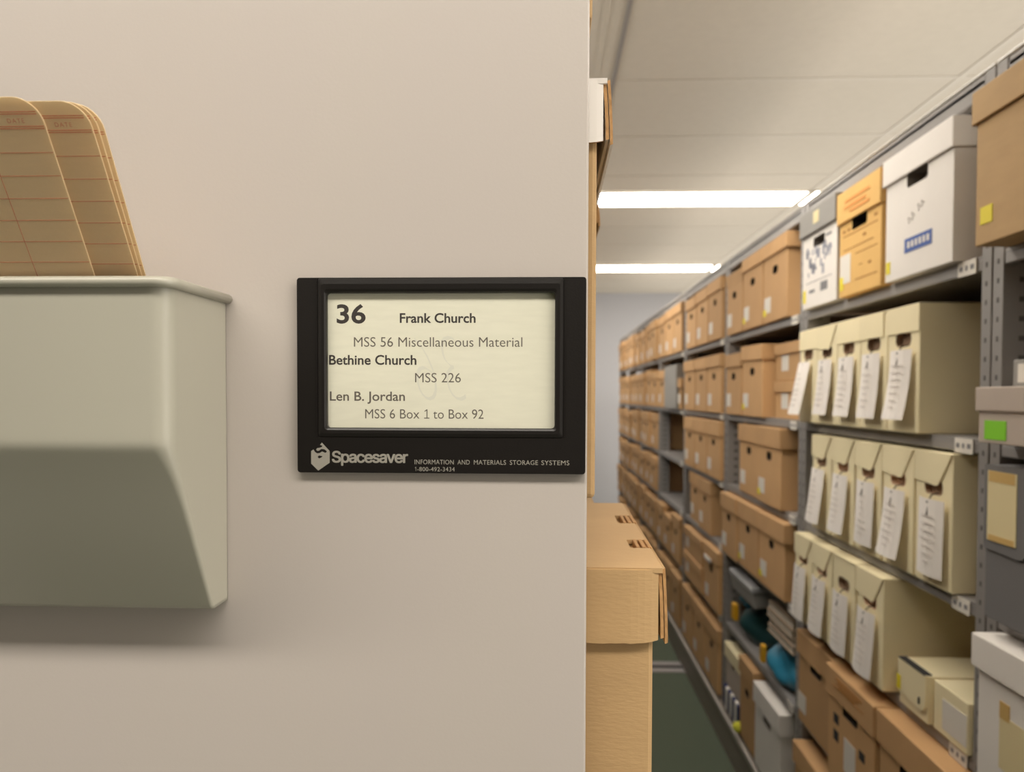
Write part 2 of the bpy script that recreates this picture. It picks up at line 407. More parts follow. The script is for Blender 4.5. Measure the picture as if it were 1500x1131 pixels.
# ------------------------------------------------------------------ boxes
def body_mesh(key, w_, h, d, m, hole=None, bev=.0015, hcol=None, deep=.055):
    """carton body: front at x=0 facing -x, y centred, standing on z=0; hole cut in the front"""
    bm = bmesh.new(); y0, y1 = -w_/2, w_/2
    c = [bm.verts.new(p) for p in ((0, y0, 0), (0, y1, 0), (0, y1, h), (0, y0, h))]
    b = [bm.verts.new(p) for p in ((d, y0, 0), (d, y1, 0), (d, y1, h), (d, y0, h))]
    for i in range(4): bm.faces.new((c[i], c[(i+1) % 4], b[(i+1) % 4], b[i]))
    bm.faces.new(b)
    if not hole: bm.faces.new(c[::-1])
    else:
        hy, hz, hw, hh, r = hole                       # centre, size, corner radius
        o = rounded(hy-hw/2, hy+hw/2, hz-hh/2, hz+hh/2, r, 4)   # starts at +y, +z corner, anticlockwise
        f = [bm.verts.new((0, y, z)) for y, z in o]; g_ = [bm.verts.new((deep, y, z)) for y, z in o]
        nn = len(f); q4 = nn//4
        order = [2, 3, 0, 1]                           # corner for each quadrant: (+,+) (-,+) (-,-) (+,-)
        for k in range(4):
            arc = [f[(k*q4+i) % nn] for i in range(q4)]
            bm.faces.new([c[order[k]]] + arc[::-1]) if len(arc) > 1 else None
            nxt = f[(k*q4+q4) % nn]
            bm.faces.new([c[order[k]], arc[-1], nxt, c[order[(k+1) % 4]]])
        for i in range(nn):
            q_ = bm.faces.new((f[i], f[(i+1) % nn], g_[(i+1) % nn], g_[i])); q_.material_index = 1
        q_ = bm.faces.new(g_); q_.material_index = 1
    es = [e for e in bm.edges if all(v in c+b for v in e.verts)]
    bmesh.ops.bevel(bm, geom=es, offset=bev, segments=2, affect='EDGES', profile=.5)
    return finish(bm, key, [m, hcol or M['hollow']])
def lid_mesh(key, w_, hl, d, m, t=.004, bev=.002, ov=.006):
    """lift-off lid with open underside; z=0 is its top outside"""
    bm = bmesh.new(); W = w_/2+ov
    bx(bm, -ov, d+ov, -W, W, -hl, 0, bev=bev)
    bmesh.ops.delete(bm, geom=[f for f in bm.faces if f.normal.z < -.99 or abs(f.calc_center_median().z+hl) < 1e-5], context='FACES')
    z1 = -t
    ins = [(-ov+t, -W+t), (d+ov-t, -W+t), (d+ov-t, W-t), (-ov+t, W-t)]
    a = [bm.verts.new((x, y, -hl+bev)) for x, y in ins]; b = [bm.verts.new((x, y, z1)) for x, y in ins]
    for i in range(4): bm.faces.new((a[i], a[(i+1) % 4], b[(i+1) % 4], b[i]))
    bm.faces.new(b)
    outc = [bm.verts.new((x, y, -hl)) for x, y in ((-ov, -W), (d+ov, -W), (d+ov, W), (-ov, W))]
    for i in range(4): bm.faces.new((outc[i], outc[(i+1) % 4], a[(i+1) % 4], a[i]))
    return finish(bm, key, m)
CACHE = {}
def cached(key, fn, *a, **k):
    if key not in CACHE: CACHE[key] = fn(str(key[0]), *a, **k)
    return CACHE[key]
def sticker(key, m, y0, y1, z0, z1, x=-.0008):
    def f(k): bm = bmesh.new(); bx(bm, x, .0003, y0, y1, z0, z1); return finish(bm, k, m)
    return cached((key, m.name, y0, y1, z0, z1), f)
def record_box(label, X, yn, yf, zb, h=.245, m='kraftshelf', hole='round', lid=.05, lidm=None, lab=True, dot=False, d=.38, name='record_box', group=None, rz=0.0, lrot=(0, 0, 0), ov=.006, hz=None, cat='box', labpos=.3):
    """yn / yf: near and far ends along the shelf"""
    w_ = round(yf-yn, 3); w_b = w_ - 2*ov - .001
    t = empty(name, label, cat, (X, (yn+yf)/2, zb+.0006), rz, group)
    hh = {'round': (0, h*.63, .054, .026, .0125), 'slot': (0, h*.70, .085, .026, .008), 'high': (0, h-lid-.012, .085, .026, .006), None: None}[hole]
    if hh and hz: hh = (hh[0], hz, *hh[2:])
    hb = h-.0045 if lid else h
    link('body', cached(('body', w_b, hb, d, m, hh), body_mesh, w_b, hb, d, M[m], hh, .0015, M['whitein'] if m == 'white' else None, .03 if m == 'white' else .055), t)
    if lid:
        lm = M[lidm or m]
        link('lid', cached(('lid', w_b, lid, d, lm.name, ov), lid_mesh, w_b, lid, d, lm, ov=ov), t, (0, 0, h), lrot)
    if lab:
        yl = w_*labpos
        link('paper_label', sticker('paper_label', M['label'], round(yl-.034, 3), round(yl+.034, 3), .03, .078), t)
        if dot: link('dot_sticker', sticker('dot_sticker', M['yellow'], round(yl+.014, 3), round(yl+.046, 3), .022, .042, -.0012), t)
    return t

# ------------------------------------------------------------------ right mobile shelving
XS = .712
UP = [.385, 1.32, 2.257, 3.195, 4.13, 5.04, 5.97, 6.88, 7.70]
SH = dict(A=1.600, B=1.300, C=1.029, D=.770, E=.488, F=.165)
ru = empty('mobile_shelving_unit', 'long grey steel shelving unit full of archive boxes on the right of the aisle', 'shelving unit', (0, 0, 0))
bm = bmesh.new(); bx(bm, .700, 1.12, .36, 7.73, 0, .150); link('carriage', finish(bm, 'carriage', M['plinth']), ru)
bm = bmesh.new(); bx(bm, .690, .7, .36, 7.73, .128, .150, bev=.003); link('carriage_lip', finish(bm, 'carriage_lip', M['plinthlip']), ru)
part('back_panel', ru, M['backsheet'], 1.108, 1.118, .39, 7.70, .16, 1.86)  # added dark sheet, stands in for the shaded depth behind the boxes
bm = bmesh.new()
for s in (-1, 1):
    y0, y1 = (s*.003, s*.031) if s > 0 else (s*.031, s*.003)
    bx(bm, 0, .003, y0, y1, 0, 1.745, bev=.0008)
    ya, yb = (y1-.003, y1) if s > 0 else (y0, y0+.003)
    bx(bm, .003, .06, ya, yb, 0, 1.745)
    for k in range(56):
        z = .03+k*.0305
        bx(bm, -.0006, .0001, s*.017-.0025, s*.017+.0025, z-.004, z+.004, mi=1)
        if k % 1 == 0: bx(bm, .025, .04, ya-.0004, yb+.0004, z-.004, z+.004, mi=1)
bx(bm, .003, .006, -.006, .006, 0, 1.715)
up_me = finish(bm, 'upright', [M['steel'], M['hole']])
bm = bmesh.new()
for s in (-1, 1):
    y0, y1 = (s*.003, s*.031) if s > 0 else (s*.031, s*.003)
    bx(bm, 0, .06, y0, y1, 0, 1.715)
upb_me = finish(bm, 'rear_upright', M['steel'])
for y in UP:
    link('upright', up_me, ru, (XS, y, .15)); link('upright', upb_me, ru, (1.045, y, .15))
bm = bmesh.new()
for s, (x0, x1) in enumerate(((-.028, -.012), (-.006, .006), (.012, .028))): bx(bm, -.0006, 0, x0*.9+.002, x1*.9-.002, -.004, .004)
print_me = finish(bm, 'plate_print', M['greyprint'])
for i in range(8):
    a, b = UP[i]+.0325, UP[i+1]-.0325
    for key, z in SH.items():
        lip = .024 if key != 'F' else .012
        bm = bmesh.new(); bx(bm, XS+.001, 1.1, a, b, z-.006, z)
        bx(bm, XS+.001, XS+.012, a, b, z-lip, z-.006, bev=.002)
        link('shelf', finish(bm, 'shelf', M['steel']), ru)
        if key != 'F' and i < 5:
            pl = part('label_plate', ru, M['label'], -.002, 0, -.029, .029, -.0125, .0125, loc=(XS-.0005, a+.042, z-.0135))
            if i < 3: link('print', print_me, pl, (-.002, 0, 0))
    bm = bmesh.new(); bx(bm, XS+.001, 1.1, a, b, 1.880, 1.886); bx(bm, XS+.001, XS+.02, a, b, 1.858, 1.895, bev=.003)
    link('top_shelf', finish(bm, 'top_shelf', M['steel']), ru)
    bm = bmesh.new(); bx(bm, XS-.001, XS+.018, a-.03, b+.03, 1.8955, 1.9005, bev=.0015)
    link('top_bead', finish(bm, 'top_bead', M['rail']), ru)

ROWW = dict(A='top shelf', B='second shelf', C='third shelf', D='fourth shelf', E='fifth shelf', F='bottom shelf')
GRP = 'brown record boxes on the long grey shelving'

# ---- bay at the right edge of the photo
t = record_box('large tan carton with yellow sticker on the top shelf at the right edge', .662, .90, 1.284, SH['A'], .236, 'kraft', None, .05, lab=False)
link('dot_sticker', sticker('sq', M['yellow'], .138, .170, .03, .056, -.0012), t)
t = record_box('shallow pinkish grey lidded box with green sticker at the right edge', .662, .86, 1.262, SH['B'], .084, 'pinkgrey', None, .036, lab=False, name='shallow_box', ov=.004)
link('green_sticker', sticker('gs', M['green'], .122, .178, .006, .034, -.0012), t)
t = record_box('small grey box with white label standing on the pinkish grey box', .705, 1.06, 1.252, SH['B']+.0845, .040, 'greyboard', None, 0, lab=False, name='small_box', d=.2)
link('paper_label', sticker('pl', M['label'], -.05, .076, .006, .034), t)
def grey_case(label, yn, yf):
    t = empty('document_case', label, 'document case', (.684, (yn+yf)/2, SH['C']+.0006), 0, 'dark grey document cases')
    w_ = yf-yn
    link('body', cached(('gcase', round(w_, 3)), body_mesh, w_-.004, .236, .34, M['darkgrey'], None), t)
    bm = bmesh.new(); W = w_/2-.004
    pts = [(0, W, .237), (0, W, .13)]
    for k in range(9):
        a = PI/2*k/8; pts.append((0, -W+.02-.02*math.sin(a)+.001, .105+.02-.02*math.cos(a)))
    pts = [(0, W, .237), (0, W, .108)] + pts[2:] + [(0, -W, .237)]
    extrude_poly(bm, pts, (-.004, 0, 0)); link('flap', finish(bm, 'flap', M['darkgrey']), t)
    link('paper_label', sticker('cl', M['creamlabel'], -.030, .045, .122, .228, -.0052), t)
    for z0, z1 in ((.122, .131), (.212, .228)):
        link('tape', sticker('tp', M['tape'], -.026, .041, z0, z1, -.0058), t)
grey_case('dark grey document case with yellowed label, beside the upright at right', 1.155, 1.275)
grey_case('dark grey document case cut off by the right edge of the photo', 1.03, 1.15)
t = record_box('white record box with taped yellowed note at the lower right corner', .676, .88, 1.279, SH['D'], .232, 'white', 'high', .05, lab=False, ov=.008)
link('paper_note', sticker('nt', M['creamlabel'], .05, .13, .05, .13), t); link('tape', sticker('tpx', M['tape'], .105, .13, .125, .15, -.0012), t)
link('print', sticker('bp', M['blueprint'], .0, .12, .012, .03), t)
record_box('tan record box on the fifth shelf at the right edge of the photo', .70, .95, 1.27, SH['E'], .24, lab=False)

# ---- bay with the cream document cases
t = record_box('white record box with blue printed band beneath, on the top shelf', .694, 1.405, 1.69, SH['A'], .246, 'white', 'high', .052, lab=False)
link('blue_band', sticker('bb', M['blueprint'], -.062, .048, .045, .072), t)
bm = bmesh.new()
for k in range(6): bx(bm, -.0012, -.0008, -.052+k*.0155, -.043+k*.0155, .053, .065)
link('print', finish(bm, 'band_print', M['label']), t)
bm = bmesh.new()
for k, (y, z, s) in enumerate(((.03, .1, .012), (.015, .103, .016), (-.01, .115, .014), (-.024, .12, .012))): tube(bm, [(-.0006, y, z), (-.0006, y+.004, z+s), (-.0006, y-.008, z+s*.4)], .0009, 4)
link('pencil_note', finish(bm, 'pencil', mat('pencil_grey', (176, 170, 164), .8)), t)
link('dot_sticker', sticker('dt', M['yellow'], .112, .13, .016, .04, -.0012), t)
t = record_box('orange printed record box, white label low on its front, top shelf', .694, 1.70, 1.948, SH['A'], .242, 'kraftorange', 'high', .072, lab=False)
bm = bmesh.new()
for z, a, b in ((.137, -.1, .095), (.105, -.08, .09), (.088, -.1, .02), (.03, -.1, .02), (.06, -.02, -.0)):
    bx(bm, -.0006, 0, a, b, z, z+.0022)
for y, z in ((.09, .147), (.06, .147), (-.03, .12), (-.09, .15), (-.06, .055)): bx(bm, -.0006, 0, y-.008, y+.008, z, z+.006)
link('print', finish(bm, 'box_print', M['brownprint']), t)
link('paper_label', sticker('ol', M['label'], .048, .112, .03, .096), t); link('dot_sticker', sticker('od', M['yellow'], .09, .112, .016, .046, -.0012), t)
bm = bmesh.new()
for z, a, b in ((.212, -.07, .07), (.198, -.05, .075), (.186, -.07, .04)): bx(bm, -.0072, -.006, a, b, z, z+.006)
link('lid_print', finish(bm, 'lid_print', M['orangeprint']), t)
t = record_box('white box with faded blue printing and a grey lid, top shelf', .694, 1.952, 2.222, SH['A'], .254, 'white', 'slot', .064, lidm='greyboard', lab=False, ov=.008, hz=.165)
bm = bmesh.new(); rr = random.Random(3)
for k in range(26):
    y = rr.uniform(-.09, .1); z = rr.uniform(.075, .14); s = rr.uniform(.006, .02)
    bx(bm, -.0006, 0, y-s*.4, y+s*.4, z, z+s*1.4)
link('print', finish(bm, 'blue_smudges', M['navyprint']), t)
bm = bmesh.new()
for y, z, a, b in ((-.04, .035, .05, .022), (.05, .038, .04, .008), (.0, .065, .19, .0015), (-.07, .165, .04, .006)): bx(bm, -.0006, 0, y-a/2, y+a/2, z, z+b)
link('print', finish(bm, 'bars', M['greyprint']), t)
link('dot_sticker', sticker('wd', M['yellow'], .098, .118, .016, .05, -.0012), t)
link('lid_label', sticker('ll', M['creamlabel'], -.02, .02,   .21, .24, -.0088), t)

CW = .142
def cream_case(label, X, yc, zb, style, curl, out, grp, shift=0.0, h=.243, tagw=.094, tagh=.138):
    t = empty('document_case', label, 'document case', (X, yc, zb+.0006), 0, grp)
    hole = (0, h*.735, .068, .027, .0125)
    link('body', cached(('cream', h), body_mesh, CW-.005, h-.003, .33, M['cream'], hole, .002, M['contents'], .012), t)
    bm = bmesh.new(); W = CW/2-.001
    bx(bm, -.0025, .332, -W, W, h-.003, h, bev=.001)
    if style == 'flap':
        pts = [(0, W, h-.001), (0, W, h-.052), (0, W-.003, h-.055), (0, -.012, h-.060), (0, -.020, h-.058), (0, -.026, h-.052), (0, -W+.006, h-.006), (0, -W+.004, h-.001)]
        extrude_poly(bm, [(-.0005, y, z) for _, y, z in pts], (-.0022, 0, 0))
    elif style == 'lid':
        bx(bm, -.0028, -.0004, -W, W, h-.052, h-.0005, bev=.0008)
        bx(bm, -.0004, .332, -W, -W+.002, h-.052, h-.001)
    elif style == 'short':
        bx(bm, -.0028, -.0004, -W+.018, W, h-.052, h-.0005, bev=.0008)
    link('lid', finish(bm, 'case_lid', M['cream']), t)
    # tag on a string through the finger hole
    bm = bmesh.new(); z0 = hole[1]-.020; n1, n2 = 10, 4; g_ = []
    for i in range(n1+1):
        s = i/n1; row = []
        for j in range(n2+1):
            u = (j/n2-.5)*tagw
            xo = -.006 - out*s - curl*s*s - .006*math.sin(PI*(j/n2))
            row.append(bm.verts.new((xo, u + shift + curl*.5*s*s, z0 - s*tagh*(1-.12*(curl/.05)*s))))
        g_.append(row)
    for i in range(n1):
        for j in range(n2): bm.faces.new((g_[i][j], g_[i+1][j], g_[i+1][j+1], g_[i][j+1]))
    r = bmesh.ops.extrude_face_region(bm, geom=bm.faces[:]); bmesh.ops.translate(bm, verts=[v for v in r['geom'] if isinstance(v, bmesh.types.BMVert)], vec=(-.0006, 0, 0))
    tg = link('tag', finish(bm, 'tag', M['tag'], False), t)
    bm = bmesh.new(); tube(bm, [(.01, 0, hole[1]-.01), (-.004, 0, hole[1]-.014), (-.0095, shift*.5, z0-.004), (-.0150, shift, z0-.030)], .0013, 6)
    bmesh.ops.create_icosphere(bm, subdivisions=1, radius=.0042, matrix=Matrix.Translation((-.010, shift*.5, z0-.006)))
    link('string', finish(bm, 'string', M['string']), tg)
    bm = bmesh.new(); rr2 = random.Random(label)
    for i in range(7):
        s = .22+.1*i; a = rr2.uniform(.008, .03)
        xo = -.0142 - out*s - curl*s*s
        bx(bm, xo-.0004, xo, shift+curl*.5*s*s-a, shift+curl*.5*s*s+a*.8, z0-s*tagh*(1-.12*(curl/.05)*s)-.0012, z0-s*tagh*(1-.12*(curl/.05)*s)+.0012)
    link('print', finish(bm, 'tag_print', mat('pale_grey_print', (213, 205, 198), .8)), tg)
ORD = ['leftmost', 'second from left', 'middle', 'second from right', 'rightmost']
GB, GC, GD = 'cream document cases, second shelf', 'cream document cases, third shelf', 'cream document cases, fourth shelf'
yb = [2.150, 2.010, 1.870, 1.730, 1.590]
for k, (st, cu, ot, sh) in enumerate((('lid', .002, .026, .014), ('flap', .010, .002, 0), ('lid', .009, .002, 0), ('short', .008, .002, 0), ('lid', .012, .002, -.004))):
    cream_case('cream document case with hanging white tag, %s of five on the second shelf' % ORD[k], .692, yb[k], SH['B'], st, cu, ot, GB, sh)
yc_ = [2.062, 1.916, 1.769, 1.622, 1.476]
for k, (cu, ot, sh) in enumerate(((.004, .012, .008), (.006, .006, .002), (.002, .003, 0), (.010, .004, .002), (.0, .003, -.006))):
    cream_case('cream document case with diagonal flap, %s of five on the third shelf' % ORD[k], .700, yc_[k], SH['C'], 'flap', cu, ot, GC, sh, .241)
yd = [2.151, 2.008, 1.864, 1.715]
O4 = ['leftmost', 'second from left', 'second from right', 'rightmost']
for k, (st, cu, ot, sh) in enumerate((('flap', .0, .008, .008), ('flap', .004, .006, .006), ('plain', .002, .004, .004), ('flap', .004, .005, .004))):
    cream_case('cream document case with tag, %s of four on the fourth shelf' % O4[k], .686, yd[k], SH['D'], st, cu, ot, GD, sh, .230)
# two low cream boxes lying beside the upright cases
lb = empty('clasp_box', 'low cream box with drop flap and dark spine strip, left of two', 'box', (.70, 1.542, SH['D']+.0006), 0, 'low cream boxes on the fourth shelf')
link('body', body_mesh('low', .116, .088, .30, M['cream'], None), lb)
bm = bmesh.new(); pts = [(0, .057, .089), (0, .057, .025)]
for k in range(6): a = PI/2*k/5; pts.append((0, -.057+.022-.022*math.sin(a), .018+.022-.022*math.cos(a)))
pts += [(0, -.057, .089)]
extrude_poly(bm, pts, (-.004, 0, 0)); link('flap', finish(bm, 'low_flap', M['cream']), lb)
bm = bmesh.new(); bx(bm, -.0045, .010, -.052, .055, .0885, .0905); link('spine_strip', finish(bm, 'strip', M['slot']), lb)
link('dot_sticker', sticker('lbd', M['yellow'], .044, .060, .028, .055, -.005), lb)
bm = bmesh.new(); bx(bm, -.006, -.004, -.036, -.032, .03, .042); link('clasp', finish(bm, 'clasp', M['slot']), lb)
lb = empty('clasp_box', 'low cream box with white label, right of two beside the upright', 'box', (.706, 1.415, SH['D']+.0006), 0, 'low cream boxes on the fourth shelf')
link('body', body_mesh('low2', .118, .088, .30, M['cream'], None), lb)
link('paper_label', sticker('lbl', M['label'], -.056, .026, .012, .066), lb)

t = record_box('brown record box, leftmost of three below the cream cases, fifth shelf', .698, 1.94, 2.221, SH['E'], .246, hole='slot', lid=.062, dot=False, group='three brown boxes below the cream cases', labpos=.38)
t = record_box('brown printed record box with torn white label, middle of three on the fifth shelf', .672, 1.640, 1.918, SH['E'], .254, 'kraftorange' if 0 else 'kraftshelf', 'high', .064, lab=False, group='three brown boxes below the cream cases')
link('paper_label', sticker('tl', M['label'], -.035, .03, .045, .12), t)
bm = bmesh.new()
for y, z, a, b in ((.08, .13, .03, .022), (.08, .09, .03, .024), (-.07, .11, .03, .02)): bx(bm, -.0008, 0, y-a/2, y+a/2, z, z+b)
link('print', finish(bm, 'black_marks', M['slot']), t)
bm = bmesh.new()
bx(bm, -.0072, -.006, -.09, .09, .218, .2195)
for k in range(3): bx(bm, -.0072, -.006, -.08+.02*k, .07-.01*k, .236-.0*k-.008*k, .2405-.008*k)
link('lid_print', finish(bm, 'lid_print2', M['brownprint']), t)
t = record_box('brown record box with handle slot, rightmost of three on the fifth shelf', .676, 1.355, 1.636, SH['E'], .254, hole='high', lid=.064, lab=False, group='three brown boxes below the cream cases')
record_box('brown record box at the bottom edge, left of two on the bottom shelf', .69, 1.95, 2.221, SH['F'], .262, hole='high', lid=.055, lab=False, group=GRP)
record_box('brown record box at the bottom edge, right of two on the bottom shelf', .69, 1.62, 1.93, SH['F'], .255, hole='high', lid=.055, lab=False, group=GRP)

# ---- bay of brown boxes left of the cream cases (third from the right edge)
P3 = ['leftmost', 'middle', 'rightmost']
def three(row, ys, bayname, hs, X=.70, hole='round', lid=.05, rz=(0, 0, 0), lrot=None, dot=(0, 1, 1), **k):
    names = P3 if len(ys) == 3 else (['left', 'right'] if len(ys) == 2 else ['single'])
    for i, (yn, yf) in enumerate(ys):
        what = 'of three' if len(ys) == 3 else ('of two' if len(ys) == 2 else 'box')
        record_box('brown box, %s %s, %s, %s' % (names[i], what, ROWW[row], bayname), X if not isinstance(X, (list, tuple)) else X[i], yn, yf, SH[row],
                   hs[i], hole=hole, lid=lid if not isinstance(lid, (list, tuple)) else lid[i], dot=bool(dot[i]), group=GRP, rz=rz[i], lrot=(lrot[i] if lrot else (0, 0, 0)), **k)
B2 = 'bay just left of the cream cases'
three('A', [(2.90, 3.15), (2.635, 2.895), (2.365, 2.63)], B2, (.226, .246, .246), lid=(.05, .045, .045), lrot=[(.0, -.12, 0), (0, 0, 0), (0, 0, 0)])
three('B', [(2.905, 3.15), (2.62, 2.895)], B2, (.225, .24), lrot=[(0, 0, 0), (.02, 0, 0)])
for k, z in ((0, 0), (1, .1165)):
    record_box('small brown labelled box, %s of two stacked beside the leftmost cream case' % ('lower', 'upper')[k], .735, 2.30, 2.61, SH['B']+z, .115, hole=None, lid=.034, group='two small stacked brown boxes', name='small_box', cat='box', labpos=.15, d=.3)
three('C', [(2.675, 2.95), (2.40, 2.67)], B2, (.240, .243), X=(.706, .698), lid=(.058, .06))
record_box('brown record box set back on the third shelf beside the upright', .80, 2.955, 3.155, SH['C'], .215, group=GRP, d=.27)
three('D', [(2.915, 3.158), (2.64, 2.91), (2.345, 2.635)], B2, (.228, .228, .228), X=(.69, .696, .696), lid=.058)
# fifth shelf: grey tray, bags and paperbacks
t = empty('storage_tray', 'pale grey topped box tilted on the fifth shelf above the bags', 'box', (.72, 2.93, SH['E']+.150), 0)
t.rotation_euler = (0, math.radians(-7), 0)
part('body', t, M['greyboard'], 0, .34, -.16, .17, 0, .055, bev=.003); part('lid', t, M['traytop'], -.004, .345, -.165, .175, .055, .075, bev=.004)
def blob(name, label, cat, loc, size, m, seed, extra=None, grp=None):
    t = empty(name, label, cat, loc, 0, grp)
    bm = bmesh.new(); bmesh.ops.create_icosphere(bm, subdivisions=4, radius=1)
    r_ = random.Random(seed); wv = [(Vector((r_.uniform(-1, 1), r_.uniform(-1, 1), r_.uniform(-1, 1)))*5, r_.uniform(0, 6)) for _ in range(9)]
    for v in bm.verts:
        d_ = 1 + sum(.035*math.sin(v.co.dot(a)*1.3+p) for a, p in wv)
        c = v.co*d_; c.z = max(c.z, -.62)
        v.co = Vector((c.x*size[0], c.y*size[1], (c.z+.62)*size[2]/1.62))
    link('bag', finish(bm, 'bag', m, True), t)
    return t
t = blob('plastic_bag', 'bulging blue plastic bag under the stack of paperbacks, fifth shelf', 'bag', (.83, 2.47, SH['E']+.001), (.125, .17, .135), M['bluebag'], 5)
part('yellow_tab', t, M['amber'], -.135, -.12, .105, .135, .03, .085, bev=.003)
t = blob('plastic_bag', 'dark teal and blue bag with yellow tab under the grey tray', 'bag', (.84, 2.92, SH['E']+.001), (.12, .17, .135), M['tealbag'], 9)
part('yellow_tab', t, M['amber'], -.13, -.112, .10, .15, .04, .10, bev=.003)
part('blue_fold', t, M['bluebag'], -.10, -.02, .04, .16, .10, .128, bev=.012)
for k in range(4):
    a = empty('paperback_book', 'pale worn paperback, %s in the stack on the blue bag' % ('bottom one', 'second from bottom', 'third from bottom', 'top one')[k], 'book', (.712+.006*(k % 2), 2.452+.006*k, SH['E']+.138+.0225*k), 0, 'paperbacks on the blue bag')
    part('pages', a, M['book'], .003, .16, -.127, .127, .0015, .0205); 
    bm = bmesh.new(); bx(bm, 0, .163, -.13, .13, 0, .0015); bx(bm, 0, .163, -.13, .13, .0205, .022); bx(bm, .161, .163, -.13, .13, .0015, .0205)
    link('cover', finish(bm, 'cover', M['bookcover']), a)
# bottom shelf
record_box('white record box with handle hole on the bottom shelf', .694, 2.36, 2.655, SH['F'], .27, 'white', 'slot', .062, lab=False)
record_box('brown record box between white box and cream bag, bottom shelf', .70, 2.675, 2.88, SH['F'], .285, hole='round', lid=.055, lab=False, group=GRP)
t = record_box('cream topped carton above the navy striped cloth, bottom shelf', .71, 2.89, 3.15, SH['F']+.09, .16, 'pinkgrey', 'round', .05, lidm='cream', lab=False, name='small_box')
t = empty('folded_cloth', 'navy and white striped folded cloth on the bottom shelf', 'cloth', (.70, 3.02, SH['F']+.0006), 0)
bm = bmesh.new()
for k in range(7): bx(bm, 0, .3, -.125+k*.036, -.125+(k+.98)*.036, 0, .086, mi=k % 2, bev=.004)
link('cloth', finish(bm, 'cloth', [M['navy'], M['white']]), t)
t = empty('tennis_ball', 'yellow green ball at the front of the bottom shelf', 'ball', (.722, 2.862, SH['F']+.0), 0)
bm = bmesh.new(); bmesh.ops.create_uvsphere(bm, u_segments=24, v_segments=16, radius=.02, matrix=Matrix.Translation((-.026, .02, .02))); link('ball', finish(bm, 'ball', M['ball'], True), t)

# ---- the bays further down the aisle
B3 = 'second bay left of the cream cases'
three('A', [(3.775, 4.04), (3.505, 3.765), (3.235, 3.50)], B3, (.235, .24, .245), dot=(0, 0, 0))
three('B', [(3.79, 4.08), (3.515, 3.78), (3.235, 3.51)], B3, (.238, .238, .238), dot=(0, 0, 0))
three('C', [(3.79, 4.06), (3.51, 3.785), (3.24, 3.505)], B3, (.236, .236, .236), dot=(0, 0, 0), lid=.06)
three('D', [(3.74, 4.0), (3.45, 3.73)], B3, (.228, .228), dot=(0, 0, 0), X=(.72, .71), lid=.055)
for k in range(2):
    record_box('flat brown box, %s of two stacked left of the white tied box' % ('lower', 'upper')[k], .696, 3.56, 4.02, SH['E']+.122*k, .12, hole=None, lid=.04, name='flat_box', group='two flat brown boxes stacked', dot=False)
t = record_box('brown record box with white tie on its lid, right of the flat boxes', .698, 3.235, 3.53, SH['E'], .25, lid=.052, group=GRP)
part('tie', t, M['white'], -.012, -.006, -.03, .10, .185, .205, bev=.003)
three('F', [(3.80, 4.08), (3.515, 3.79), (3.235, 3.51)], B3, (.262, .262, .262), dot=(0, 0, 0), lid=.055)
B4 = 'third bay left of the cream cases'
three('A', [(4.74, 5.0), (4.46, 4.73), (4.17, 4.45)], B4, (.242, .25, .252), dot=(0, 0, 0))
record_box('tall grey box on the second shelf above the open gap', .69, 4.26, 4.70, SH['B'], .235, 'greyboard', None, 0, lab=False, name='grey_box')
record_box('narrow brown box left of the tall grey box, second shelf', .70, 4.72, 5.0, SH['B'], .22, group=GRP)
record_box('narrow low brown box right of the tall grey box, second shelf', .70, 4.165, 4.25, SH['B'], .16, hole=None, lab=True, group=GRP, name='small_box')
for row, lb_ in (('C', 'third'), ('D', 'fourth')):
    record_box('grey carton set back in the open gap of the %s shelf' % lb_, .86, 4.50, 4.84, SH[row], .20, 'greyboard', None, .04, lab=True, name='grey_box', d=.22)
    record_box('brown carton set back in the open gap of the %s shelf' % lb_, .88, 4.18, 4.47, SH[row], .215, 'kraftshelf', None, .04, lab=True, d=.2, group=GRP)
three('E', [(4.74, 5.0), (4.46, 4.73), (4.17, 4.45)], B4, (.235, .2, .242), dot=(0, 0, 0))
three('F', [(4.74, 5.0), (4.46, 4.73), (4.17, 4.45)], B4, (.25, .262, .256), dot=(0, 0, 0))
rr = random.Random(11)
for i, bn in ((5, 'third bay from the far wall'), (6, 'second bay from the far wall'), (7, 'bay nearest the far wall')):
    a, b = UP[i]+.036, UP[i+1]-.036; s3 = (b-a)/3
    for row in 'ABCDEF':
        hmax = {'A': .255, 'B': .245, 'C': .232, 'D': .222, 'E': .24, 'F': .27}[row] - .004
        ys = []; hs = []; xs = []
        for k in (2, 1, 0):
            ys.append((round(a+s3*k+rr.choice((0, .008)), 3), round(a+s3*(k+1)-.003, 3))); hs.append(round(hmax-rr.choice((0, .004, .012, .02)), 3)); xs.append(.70+rr.choice((-.008, 0, .006)))
        three(row, ys, bn, hs, X=xs, lid=.05, dot=(0, 0, 0), hole='round')

